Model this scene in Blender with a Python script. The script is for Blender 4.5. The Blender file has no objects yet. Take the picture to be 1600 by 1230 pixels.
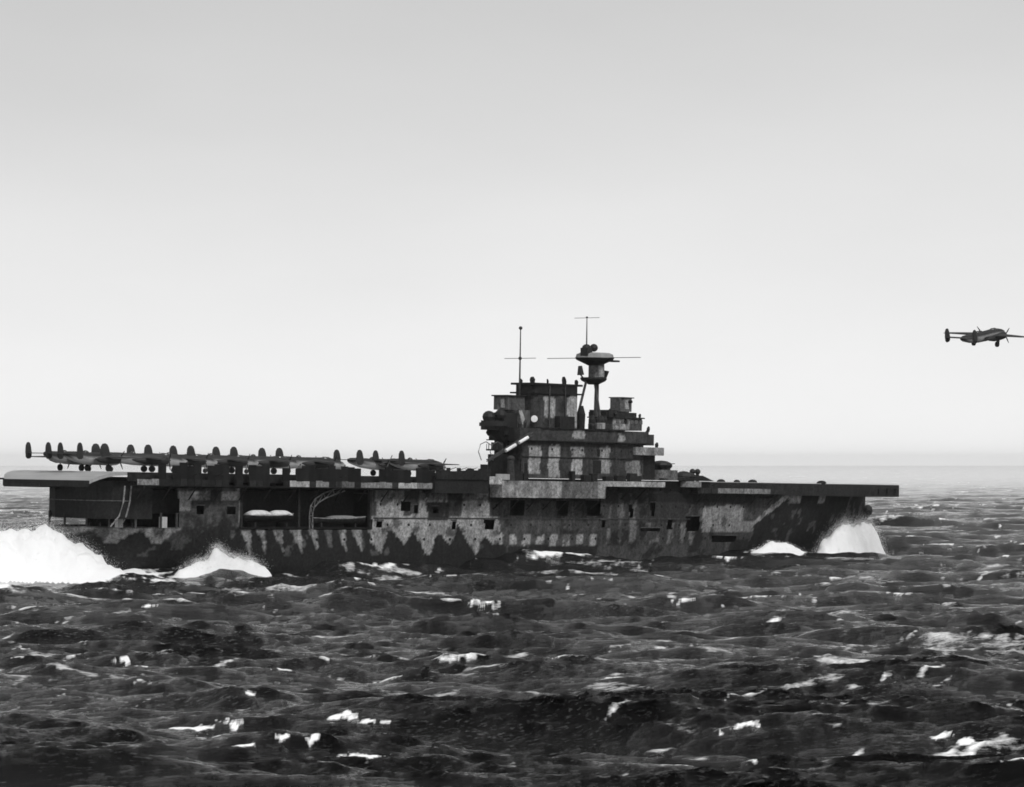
import bpy, math, random
import numpy as np
from mathutils import Vector, Matrix

random.seed(7)
R = math.radians
scene = bpy.context.scene
COL = scene.collection

# ------------------------------------------------------------------ camera
EYE = 20.8            # lens height above the sea, metres
FPX = 5500.0          # focal length in pixels of the 1600 px wide photograph
HZ = 722.0            # row of the horizon in the photograph
cam_d = bpy.data.cameras.new('camera')
cam = bpy.data.objects.new('camera', cam_d)
COL.objects.link(cam)
cam.location = (0, 0, EYE)
cam.rotation_euler = (R(90), 0, 0)
cam_d.sensor_width = 36.0
cam_d.lens = 36.0 * FPX / 1600.0
cam_d.shift_y = (HZ - 615.0) / 1600.0
cam_d.clip_start = 1.0
cam_d.clip_end = 60000.0
scene.camera = cam

# ------------------------------------------------------------------ sky and sun
SUN_AZ = R(150)       # compass angle of the sun from +Y towards +X
SUN_EL = R(48)
world = bpy.data.worlds.new('World')
scene.world = world
world.use_nodes = True
wn, wl = world.node_tree.nodes, world.node_tree.links
wn.clear()
w_out = wn.new('ShaderNodeOutputWorld')
w_bg = wn.new('ShaderNodeBackground')
w_bg.inputs['Strength'].default_value = 0.078
sky = wn.new('ShaderNodeTexSky')
sky.sky_type = 'NISHITA'
sky.sun_disc = False
sky.sun_elevation = SUN_EL
sky.sun_rotation = SUN_AZ
sky.air_density = 1.0
sky.dust_density = 6.0
sky.ozone_density = 1.0
bw = wn.new('ShaderNodeRGBToBW')
tc = wn.new('ShaderNodeTexCoord')
mixc = wn.new('ShaderNodeMath'); mixc.operation = 'MULTIPLY_ADD'   # overcast veil evens the clear sky out
mixc.inputs[1].default_value = 0.25
mp = wn.new('ShaderNodeMapping'); mp.inputs['Scale'].default_value = (1.0, 1.0, 2.6)
cl = wn.new('ShaderNodeTexNoise')
cl.inputs['Scale'].default_value = 3.2
cl.inputs['Detail'].default_value = 5.0
cl.inputs['Roughness'].default_value = 0.5
cr = wn.new('ShaderNodeMapRange')
cr.inputs['From Min'].default_value = 0.3; cr.inputs['From Max'].default_value = 0.7
cr.inputs['To Min'].default_value = 0.91; cr.inputs['To Max'].default_value = 1.05
mul = wn.new('ShaderNodeMath'); mul.operation = 'MULTIPLY'
wl.new(sky.outputs[0], bw.inputs[0])
wl.new(bw.outputs[0], mixc.inputs[0])
sep = wn.new('ShaderNodeSeparateXYZ')                               # overcast: bright low down, greyer above
ramp = wn.new('ShaderNodeMapRange'); ramp.interpolation_type = 'SMOOTHSTEP'
ramp.inputs['From Min'].default_value = -0.04; ramp.inputs['From Max'].default_value = 0.22
ramp.inputs['To Min'].default_value = 9.9; ramp.inputs['To Max'].default_value = 4.1
wl.new(tc.outputs['Generated'], sep.inputs[0])
wl.new(sep.outputs['Z'], ramp.inputs['Value'])
wl.new(ramp.outputs[0], mixc.inputs[2])
wl.new(tc.outputs['Generated'], mp.inputs[0])
wl.new(mp.outputs[0], cl.inputs['Vector'])
wl.new(cl.outputs['Fac'], cr.inputs['Value'])
wl.new(mixc.outputs[0], mul.inputs[0])
wl.new(cr.outputs[0], mul.inputs[1])
wl.new(mul.outputs[0], w_bg.inputs['Color'])
wl.new(w_bg.outputs[0], w_out.inputs['Surface'])

sun_d = bpy.data.lights.new('sun', 'SUN')
sun_d.energy = 1.5
sun_d.angle = R(14)
sun_d.color = (1, 1, 1)
sun = bpy.data.objects.new('sun', sun_d)
COL.objects.link(sun)
sdir = Vector((math.sin(SUN_AZ) * math.cos(SUN_EL), math.cos(SUN_AZ) * math.cos(SUN_EL), math.sin(SUN_EL)))
sun.rotation_euler = (-sdir).to_track_quat('-Z', 'Y').to_euler()

scene.view_settings.view_transform = 'Standard'
scene.view_settings.look = 'None'
scene.view_settings.exposure = 0.38
scene.view_settings.gamma = 1.0
scene.cycles.volume_bounces = 3
scene.cycles.filter_width = 1.7      # soft old lens

# ------------------------------------------------------------------ helpers
def grey(v):
    return (v, v, v, 1.0)

def tag(o, label=None, cat=None, group=None, kind=None):
    if label: o['label'] = label
    if cat: o['category'] = cat
    if group: o['group'] = group
    if kind: o['kind'] = kind
    return o

def empty(name, loc=(0, 0, 0), rot=(0, 0, 0)):
    o = bpy.data.objects.new(name, None)
    COL.objects.link(o)
    o.location = loc
    o.rotation_euler = rot
    return o

class MB:
    """Collects quads, boxes, tubes and lofts into one mesh with a grey 'paint' value at each vertex."""
    def __init__(self, paint=0.1):
        self.v, self.f, self.c, self.p = [], [], [], paint
    def add(self, verts, faces, paint=None):
        n = len(self.v)
        self.v += [tuple(a) for a in verts]
        p = self.p if paint is None else paint
        self.c += [p(*a) if callable(p) else p for a in verts]
        self.f += [tuple(i + n for i in q) for q in faces]
        return self
    def box(self, x0, x1, y0, y1, z0, z1, paint=None):
        vs = [(x, y, z) for z in (z0, z1) for y in (y0, y1) for x in (x0, x1)]
        return self.add(vs, [(0, 2, 3, 1), (4, 5, 7, 6), (0, 1, 5, 4), (2, 6, 7, 3), (0, 4, 6, 2), (1, 3, 7, 5)], paint)
    def gridbox(self, x0, x1, y0, y1, z0, z1, step=0.4, paint=None):
        def face(o, a, b):
            na = max(1, int(round(Vector(a).length / step))); nb = max(1, int(round(Vector(b).length / step)))
            o, a, b = Vector(o), Vector(a), Vector(b)
            vs = [tuple(o + a * (i / na) + b * (j / nb)) for j in range(nb + 1) for i in range(na + 1)]
            fs = [(j * (na + 1) + i, j * (na + 1) + i + 1, (j + 1) * (na + 1) + i + 1, (j + 1) * (na + 1) + i) for j in range(nb) for i in range(na)]
            self.add(vs, fs, paint)
        X, Y, Z = (x1 - x0, 0, 0), (0, y1 - y0, 0), (0, 0, z1 - z0)
        face((x0, y0, z0), X, Z); face((x1, y1, z0), (x0 - x1, 0, 0), Z)
        face((x1, y0, z0), Y, Z); face((x0, y1, z0), (0, y0 - y1, 0), Z)
        face((x0, y0, z1), X, Y); face((x0, y1, z0), X, (0, y0 - y1, 0))
        return self
    def tube(self, pts, rad, n=8, paint=None):
        pts = [Vector(p) for p in pts]
        rs = rad if isinstance(rad, (list, tuple)) else [rad] * len(pts)
        vs, fs = [], []
        for i, p in enumerate(pts):
            t = (pts[min(i + 1, len(pts) - 1)] - pts[max(i - 1, 0)]).normalized()
            u = t.cross(Vector((0, 0, 1)) if abs(t.z) < .9 else Vector((1, 0, 0))).normalized()
            w = t.cross(u)
            for k in range(n):
                a = 2 * math.pi * k / n
                vs.append(tuple(p + (u * math.cos(a) + w * math.sin(a)) * rs[i]))
        for i in range(len(pts) - 1):
            for k in range(n):
                fs.append((i * n + k, i * n + (k + 1) % n, (i + 1) * n + (k + 1) % n, (i + 1) * n + k))
        fs.append(tuple(range(n - 1, -1, -1)))
        fs.append(tuple((len(pts) - 1) * n + k for k in range(n)))
        return self.add(vs, fs, paint)
    def prism(self, poly, z0, z1, paint=None):
        n = len(poly)
        vs = [(x, y, z0) for x, y in poly] + [(x, y, z1) for x, y in poly]
        fs = [tuple(range(n - 1, -1, -1)), tuple(range(n, 2 * n))] + [(i, (i + 1) % n, n + (i + 1) % n, n + i) for i in range(n)]
        return self.add(vs, fs, paint)
    def loft(self, rings, paint=None, cap=True):
        n = len(rings[0]); vs, fs = [], []
        for r in rings: vs += r
        for i in range(len(rings) - 1):
            for k in range(n):
                fs.append((i * n + k, i * n + (k + 1) % n, (i + 1) * n + (k + 1) % n, (i + 1) * n + k))
        if cap:
            fs.append(tuple(range(n - 1, -1, -1))); fs.append(tuple((len(rings) - 1) * n + k for k in range(n)))
        return self.add(vs, fs, paint)
    def ball(self, c, rx, ry, rz, n=10, m=6, paint=None):
        rings = []
        for j in range(m + 1):
            a = -math.pi / 2 + math.pi * j / m
            ca = max(math.cos(a), 0.02)
            rings.append([(c[0] + rx * ca * math.cos(2 * math.pi * k / n), c[1] + ry * ca * math.sin(2 * math.pi * k / n), c[2] + rz * math.sin(a)) for k in range(n)])
        return self.loft(rings, paint)
    def mesh(self, name, mat, smooth=False):
        me = bpy.data.meshes.new(name)
        me.from_pydata(self.v, [], self.f)
        at = me.attributes.new('paint', 'FLOAT', 'POINT')
        at.data.foreach_set('value', np.array(self.c, dtype=np.float32))
        me.materials.append(mat)
        if smooth: me.polygons.foreach_set('use_smooth', [True] * len(me.polygons))
        me.update()
        return me
    def build(self, name, mat, parent=None, smooth=False):
        o = bpy.data.objects.new(name, self.mesh(name, mat, smooth))
        COL.objects.link(o)
        o.parent = parent
        return o

def ring(x, rx, y, z, rz, n=14, flat=0.0):
    """closed oval in the y-z plane"""
    return [(x, y + rx * math.cos(2 * math.pi * k / n), z + rz * math.sin(2 * math.pi * k / n)) for k in range(n)]

def circ(cx, cy, r, n=16, a0=0.0, a1=2 * math.pi):
    return [(cx + r * math.cos(a0 + (a1 - a0) * k / n), cy + r * math.sin(a0 + (a1 - a0) * k / n)) for k in range(n)]

# ------------------------------------------------------------------ materials (all neutral: a black and white picture)
def new_mat(name):
    m = bpy.data.materials.new(name)
    m.use_nodes = True
    return m, m.node_tree.nodes, m.node_tree.links, m.node_tree.nodes['Principled BSDF']

def paint_mat(name, rough=0.75, spec=0.2, grain=0.95, streak=0.25, scale=1.1):
    m, n, l, b = new_mat(name)
    at = n.new('ShaderNodeAttribute'); at.attribute_name = 'paint'
    co = n.new('ShaderNodeTexCoord')
    mp = n.new('ShaderNodeMapping'); mp.inputs['Scale'].default_value = (1.0, 1.0, 0.16)
    ns = n.new('ShaderNodeTexNoise'); ns.inputs['Scale'].default_value = 0.9; ns.inputs['Detail'].default_value = 4
    nf = n.new('ShaderNodeTexNoise'); nf.inputs['Scale'].default_value = scale * 1.6; nf.inputs['Detail'].default_value = 6; nf.inputs['Roughness'].default_value = 0.85
    r1 = n.new('ShaderNodeMapRange'); r1.inputs['From Min'].default_value = .32; r1.inputs['From Max'].default_value = .68
    r1.inputs['To Min'].default_value = 1 - streak; r1.inputs['To Max'].default_value = 1 + streak
    r2 = n.new('ShaderNodeMapRange'); r2.inputs['From Min'].default_value = .3; r2.inputs['From Max'].default_value = .7
    r2.inputs['To Min'].default_value = 1 - grain; r2.inputs['To Max'].default_value = 1 + grain
    m1 = n.new('ShaderNodeMath'); m1.operation = 'MULTIPLY'
    m2 = n.new('ShaderNodeMath'); m2.operation = 'MULTIPLY'
    l.new(co.outputs['Object'], mp.inputs[0]); l.new(mp.outputs[0], ns.inputs['Vector']); l.new(co.outputs['Object'], nf.inputs['Vector'])
    l.new(ns.outputs['Fac'], r1.inputs['Value']); l.new(nf.outputs['Fac'], r2.inputs['Value'])
    l.new(at.outputs['Fac'], m1.inputs[0]); l.new(r1.outputs[0], m1.inputs[1])
    l.new(m1.outputs[0], m2.inputs[0]); l.new(r2.outputs[0], m2.inputs[1])
    l.new(m2.outputs[0], b.inputs['Base Color'])
    b.inputs['Roughness'].default_value = rough
    b.inputs['Specular IOR Level'].default_value = spec
    return m

PAINT = paint_mat('ship_paint')
GEAR = paint_mat('dark_gear_paint', 0.6, 0.3, 0.2, 0.1, 3.0)
PLANE = paint_mat('aircraft_paint', 0.6, 0.3, 0.25, 0.15, 2.5)
CANVAS = paint_mat('canvas', 0.9, 0.1, 0.25, 0.15, 2.0)

def deck_mat():
    m, n, l, b = new_mat('stained_deck_planking')
    co = n.new('ShaderNodeTexCoord')
    mp = n.new('ShaderNodeMapping'); mp.inputs['Scale'].default_value = (6.5, 0.05, 1)
    ns = n.new('ShaderNodeTexNoise'); ns.inputs['Scale'].default_value = 1.0; ns.inputs['Detail'].default_value = 3
    n2 = n.new('ShaderNodeTexNoise'); n2.inputs['Scale'].default_value = 0.12; n2.inputs['Detail'].default_value = 5
    mx = n.new('ShaderNodeMath'); mx.operation = 'ADD'
    rp = n.new('ShaderNodeMapRange'); rp.inputs['From Min'].default_value = .7; rp.inputs['From Max'].default_value = 1.3
    rp.inputs['To Min'].default_value = 0.28; rp.inputs['To Max'].default_value = 0.42
    l.new(co.outputs['Object'], mp.inputs[0]); l.new(mp.outputs[0], ns.inputs['Vector']); l.new(co.outputs['Object'], n2.inputs['Vector'])
    l.new(ns.outputs['Fac'], mx.inputs[0]); l.new(n2.outputs['Fac'], mx.inputs[1]); l.new(mx.outputs[0], rp.inputs['Value'])
    l.new(rp.outputs[0], b.inputs['Base Color'])
    b.inputs['Roughness'].default_value = 0.35
    return m
DECK = deck_mat()

def plain(name, v, rough=0.5, spec=0.5):
    m, n, l, b = new_mat(name)
    ns = n.new('ShaderNodeTexNoise'); ns.inputs['Scale'].default_value = 4.0
    rp = n.new('ShaderNodeMapRange'); rp.inputs['To Min'].default_value = v * .75; rp.inputs['To Max'].default_value = v * 1.25
    l.new(ns.outputs['Fac'], rp.inputs['Value']); l.new(rp.outputs[0], b.inputs['Base Color'])
    b.inputs['Roughness'].default_value = rough
    b.inputs['Specular IOR Level'].default_value = spec
    return m
GLASS = plain('dark_glass', 0.03, 0.08, 0.6)
LENS = plain('searchlight_lens', 0.85, 0.3, 0.5)
RUBBER = plain('tyre_rubber', 0.02, 0.8, 0.2)

def foam_mat():
    m, n, l, b = new_mat('white_foam')
    co = n.new('ShaderNodeTexCoord')
    ns = n.new('ShaderNodeTexNoise'); ns.inputs['Scale'].default_value = 1.2; ns.inputs['Detail'].default_value = 5
    rp = n.new('ShaderNodeMapRange'); rp.inputs['To Min'].default_value = .93; rp.inputs['To Max'].default_value = .98
    bp = n.new('ShaderNodeBump'); bp.inputs['Strength'].default_value = 0.25; bp.inputs['Distance'].default_value = 0.4
    l.new(co.outputs['Object'], ns.inputs['Vector']); l.new(ns.outputs['Fac'], rp.inputs['Value']); l.new(rp.outputs[0], b.inputs['Base Color'])
    l.new(ns.outputs['Fac'], bp.inputs['Height']); l.new(bp.outputs[0], b.inputs['Normal'])
    b.inputs['Roughness'].default_value = 0.9
    tr = n.new('ShaderNodeBsdfTranslucent'); tr.inputs['Color'].default_value = grey(.95)
    mx = n.new('ShaderNodeMixShader'); mx.inputs[0].default_value = 0.15
    out = n['Material Output']
    l.new(b.outputs[0], mx.inputs[1]); l.new(tr.outputs[0], mx.inputs[2]); l.new(mx.outputs[0], out.inputs['Surface'])
    return m
FOAM = foam_mat()

# ------------------------------------------------------------------ the ship's pose (also shapes the sea round it)
YAW, PITCH, HEEL = 0.86653, 0.014368, 0.0099946
SHIP = Matrix.Translation((-2.07, 697.56, 0)) @ Matrix.Rotation(YAW, 4, 'Z') @ Matrix.Rotation(PITCH, 4, 'Y') @ Matrix.Rotation(HEEL, 4, 'X')
SHIP_INV = np.array(SHIP.inverted())
DZ = 17.6             # flight deck above the waterline

def at_sea(px, py):
    """point on the mean sea level under a photograph pixel"""
    d = EYE * FPX / (py - HZ)
    return (px - 800.0) / FPX * d, d

# ------------------------------------------------------------------ the sea
def spectrum_tile(L, N, wind, wdir, lmin, lmax, sigma, seed, spread=2.0, lam=1.1):
    rng = np.random.default_rng(seed)
    k1 = np.fft.fftfreq(N, d=L / N) * 2 * np.pi
    kx, ky = np.meshgrid(k1, k1)
    k = np.hypot(kx, ky); k[0, 0] = 1e-6
    Lw = wind ** 2 / 9.81
    c = (kx * wdir[0] + ky * wdir[1]) / k
    ph = np.exp(-1 / (k * Lw) ** 2) / k ** 4 * (np.abs(c) ** spread + 0.03)
    ph[c < 0] *= 0.25
    ph *= np.exp(-(k * lmin / 6.28 * 0.6) ** 2)
    ph[k < 2 * np.pi / lmax] = 0
    h = np.sqrt(ph) * (rng.standard_normal((N, N)) + 1j * rng.standard_normal((N, N)))
    H = np.fft.ifft2(h)
    s = sigma / np.std(H.real)
    h *= s
    H = np.fft.ifft2(h).real
    Dx = np.fft.ifft2(1j * kx / k * h).real       # towards the crests, which sharpens them
    Dy = np.fft.ifft2(1j * ky / k * h).real
    d = L / N
    gx = lambda a: (np.roll(a, -1, 1) - np.roll(a, 1, 1)) / (2 * d)
    gy = lambda a: (np.roll(a, -1, 0) - np.roll(a, 1, 0)) / (2 * d)
    J = (1 + lam * gx(Dx)) * (1 + lam * gy(Dy)) - lam * lam * gx(Dy) * gy(Dx)
    return dict(L=L, N=N, H=H, Dx=Dx * lam, Dy=Dy * lam, J=J)

def sample(tile, key, X, Y):
    N, L, A = tile['N'], tile['L'], tile[key]
    u = (X / L * N) % N; v = (Y / L * N) % N
    i = np.floor(u).astype(int); j = np.floor(v).astype(int)
    fu, fv = u - i, v - j
    i %= N; j %= N
    i2, j2 = (i + 1) % N, (j + 1) % N
    return (A[j, i] * (1 - fu) + A[j, i2] * fu) * (1 - fv) + (A[j2, i] * (1 - fu) + A[j2, i2] * fu) * fv

wd = (-0.26, -0.966)
_c, _s = math.cos(.35), math.sin(.35)
wd2 = (_c * wd[0] - _s * wd[1], _s * wd[0] + _c * wd[1])
T1 = spectrum_tile(600.0, 1024, 9.5, wd, 2.4, 85.0, 0.92, 11, 6.0, 1.25)
T2 = spectrum_tile(73.0, 512, 4.5, wd2, 0.45, 6.0, 0.13, 5, 6.0, 1.2)

def vnoise(X, Y, seed):
    """cheap smooth value noise on arrays"""
    rng = np.random.default_rng(seed)
    G = rng.random((256, 256))
    t = dict(N=256, L=256.0, G=G)
    o = 0; a = 1.0; s = 0
    for q in range(4):
        o = o + a * sample(t, 'G', X * 2 ** q + 17 * q, Y * 2 ** q + 31 * q); s += a; a *= .55
    return o / s

# breaking crests picked out one by one: pixel, width in pixels, strength
CAPS = [(300, 1150, 95, 1.0), (345, 1146, 40, .8), (510, 1139, 50, 1.0), (562, 1140, 42, .9), (578, 1188, 75, 1.0), (375, 1176, 42, .8), (446, 1166, 28, .8), (497, 1172, 18, .7),
        (463, 1055, 42, 1.0), (595, 1065, 34, .6), (178, 1040, 26, .9), (233, 1045, 28, .9), (122, 1008, 20, .9), (40, 1019, 24, .9), (232, 960, 26, .8), (12, 1034, 34, .8), (385, 1095, 18, .7),
        (760, 955, 60, .7), (1062, 953, 44, .9), (1190, 932, 52, .7), (1470, 853, 44, .9), (1425, 838, 18, .8), (1478, 815, 16, .9), (1572, 870, 12, .9), (1150, 1002, 26, .7), (878, 1032, 40, .7),
        (1130, 1152, 46, .9), (1068, 1202, 46, .8), (1152, 1200, 36, .8), (1560, 1193, 60, 1.0), (1598, 1198, 40, .9), (1465, 1165, 22, .8), (1503, 1174, 22, .8), (945, 1064, 50, .6), (1040, 905, 16, .7),
        (505, 1028, 26, .45), (690, 1035, 60, .5), (735, 1030, 40, .5), (560, 905, 20, .7), (300, 905, 50, .7), (245, 930, 40, .6), (420, 885, 50, .8), (150, 912, 30, .7), (620, 880, 70, .6), (930, 865, 30, .8), (1015, 868, 30, .6), (920, 850, 16, .8), (1130, 880, 40, .6),
        (1310, 905, 30, .6), (1410, 935, 40, .6), (1530, 900, 30, .6), (1440, 805, 26, .5), (1540, 790, 30, .5), (1500, 770, 30, .4), (60, 800, 40, .4), (30, 950, 24, .6), (700, 905, 30, .5)]

def ship_local(X, Y):
    M = SHIP_INV
    return M[0, 0] * X + M[0, 1] * Y + M[0, 3], M[1, 0] * X + M[1, 1] * Y + M[1, 3]

def build_sea():
    # columns: dense across the view, coarse far to the sides
    a_in = np.linspace(-R(9.6), R(9.6), 1000)
    a_out = R(9.6) + np.cumsum(np.linspace(0.0006, 0.02, 70))
    ang = np.concatenate([-a_out[::-1], a_in, a_out])
    rows = []
    d = 30.0
    while d < 20000:
        rows.append(d)
        step = max(0.34, d * d / (EYE * FPX * .64) * 0.42)
        step = min(step, 0.5 + d * 0.0024)
        if d < 190: step = max(step, 1.2)
        if d > 1800: step += (d - 1800) * 0.009
        d += step
    rows.append(20000.0)
    dist = np.array(rows)
    D, A = np.meshgrid(dist, ang, indexing='ij')
    X = D * np.tan(np.clip(A, -1.25, 1.25)); Y = D.copy()
    fade1 = np.clip(1.12 / (1 + (D / 1900.0) ** 2), 0.03, 1)
    fade2 = np.clip(1.25 - D / 900, 0, 1)
    H = sample(T1, 'H', X, Y) * fade1
    dx = sample(T1, 'Dx', X, Y) * fade1; dy = sample(T1, 'Dy', X, Y) * fade1
    c, s = math.cos(.35), math.sin(.35)
    X2, Y2 = c * X - s * Y, s * X + c * Y
    m2 = np.clip(4.2 * vnoise(X / 24.0, Y / 36.0, 3) - 1.2, .12, 2)
    H += sample(T2, 'H', X2, Y2) * fade2 * m2
    ex = sample(T2, 'Dx', X2, Y2) * fade2 * m2; ey = sample(T2, 'Dy', X2, Y2) * fade2 * m2
    dx += c * ex + s * ey; dy += -s * ex + c * ey
    foam = np.zeros_like(X)
    # spontaneous whitecaps
    J = sample(T1, 'J', X, Y)
    gate = vnoise(X / 40.0 + 5, Y / 60.0, 9)
    qJ = float(np.quantile(T1['J'], .010))
    foam = np.clip((qJ - J) * 2.6, 0, .85) * np.clip((gate - .47) * 9, 0, 1) * np.clip(D / 300, 0, 1)
    n1 = vnoise(X / .62, Y / 1.1, 21)
    for i, (px, py, w, st) in enumerate(CAPS):
        cx, cy = at_sea(px, py)
        col = int(np.argmin(np.abs(ang - math.atan((px - 800.0) / FPX))))
        rowpx = HZ + (EYE - H[:, col]) / Y[:, col] * FPX          # the crest that faces the lens there
        hit = np.nonzero((dist > 150) & (rowpx <= py))[0]
        if len(hit):
            k0 = hit[0]
            while k0 < len(dist) - 2 and rowpx[k0 + 1] <= rowpx[k0] and rowpx[k0] > py - 9: k0 += 1   # up to its top
            cy = float(dist[k0]); cx = (px - 800.0) / FPX * cy
        sc = FPX / cy
        a = w / sc * 0.6
        dep = max(a * 0.42, .7) if py > 900 else max(a * .8, 2.0)
        sel = (np.abs(X - cx) < a * 3 + 4) & (np.abs(Y - cy) < dep * 4)
        u = (X[sel] - cx) / a
        v = (Y[sel] - cy - 0.25 * a * np.sin(u * 2.1 + i)) / dep
        H[sel] += st * 0.10 * np.exp(-(u * .8) ** 2 - (v * 0.62 - .15) ** 2)
        q = 1.0 - np.sqrt(u * u + v * v * np.where(v > 0, 0.8, 1.5))
        foam[sel] = np.maximum(foam[sel], np.clip((q + .0 + (n1[sel] - .5) * 2.6) * 1.6, 0, 1) * min(.8, st))
    # thin lacy streaks of old foam drawn out along the crests
    sk = vnoise(X / 11.0 + .15 * Y, Y / 7.0, 44) * .6 + .4 * vnoise(X / 3.0, Y / 2.5, 45)
    band = vnoise(X / 70.0, Y / 60.0, 46)
    foam = np.maximum(foam, np.clip((sk + .35 * (band - .5) - .625) * 3.2, 0, .40))
    # water piled against the hull and the wash it leaves
    lx, ly = ship_local(X, Y)
    px_ = np.array([-180, -125, -108, -96, -85, -66, -48, -30, -8, 10, 28, 48, 64, 76, 92, 108, 122, 135])
    pz_ = np.array([.0, .3, .9, 1.2, 1.4, 2.6, 2.2, 1.4, 2.6, 2.4, 1.4, .9, .5, .8, -.6, .4, .6, 0])
    prof = np.interp(lx, px_, pz_)
    off = np.abs(ly) - 13.5
    H += prof * np.exp(-(np.clip(off, 0, None) / 7.0) ** 2) * np.clip(1 - np.clip(np.abs(lx) - 125, 0, None) / 20, 0, 1)
    n2 = vnoise(lx / 6.0, ly / 2.2, 33)
    side = np.exp(-((ly + 16.5) / 3.5) ** 2) * np.clip((125 - np.abs(lx)) / 8, 0, 1)
    foam = np.maximum(foam, np.clip((side * (.48 + .2 * np.cos(lx / 9.0)) * np.where(lx > 15, .8, 1) + n2 - 1.1) * 4, 0, .7))
    wake = np.clip((-100 - lx) / 10, 0, 1) * np.exp(-((ly + 1) / (13 + np.clip(-110 - lx, 0, None) * .10)) ** 2) * np.exp(-np.clip(-115 - lx, 0, None) / 130)
    foam = np.maximum(foam, np.clip((wake * .9 + n2 - .72) * 4, 0, 1))
    far_side = np.exp(-((np.abs(ly) - 17) / 5.0) ** 2) * (ly > 0) * np.clip((120 - lx) / 30, 0, 1) * (lx > -120)
    foam = np.maximum(foam, np.clip((far_side * .8 + n2 - .85) * 4, 0, .9))
    V = np.stack([X + dx, Y + dy, H], -1).reshape(-1, 3)
    nr, nc = X.shape
    idx = np.arange(nr * nc).reshape(nr, nc)
    F = np.stack([idx[:-1, :-1], idx[:-1, 1:], idx[1:, 1:], idx[1:, :-1]], -1).reshape(-1, 4)
    me = bpy.data.meshes.new('sea')
    me.vertices.add(len(V)); me.vertices.foreach_set('co', V.astype(np.float32).ravel())
    me.loops.add(F.size); me.loops.foreach_set('vertex_index', F.astype(np.int32).ravel())
    me.polygons.add(len(F)); me.polygons.foreach_set('loop_start', np.arange(0, F.size, 4, dtype=np.int32))
    me.polygons.foreach_set('use_smooth', np.ones(len(F), dtype=bool))
    me.update(calc_edges=True)
    at = me.attributes.new('chop', 'FLOAT', 'POINT')
    at.data.foreach_set('value', np.clip((750.0 / (D + 300.0)) ** 1.3, .02, 1.0).astype(np.float32).ravel())
    at = me.attributes.new('foam', 'FLOAT', 'POINT')
    at.data.foreach_set('value', foam.astype(np.float32).ravel())
    print('sea', nr, nc, len(F))
    return me

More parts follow.
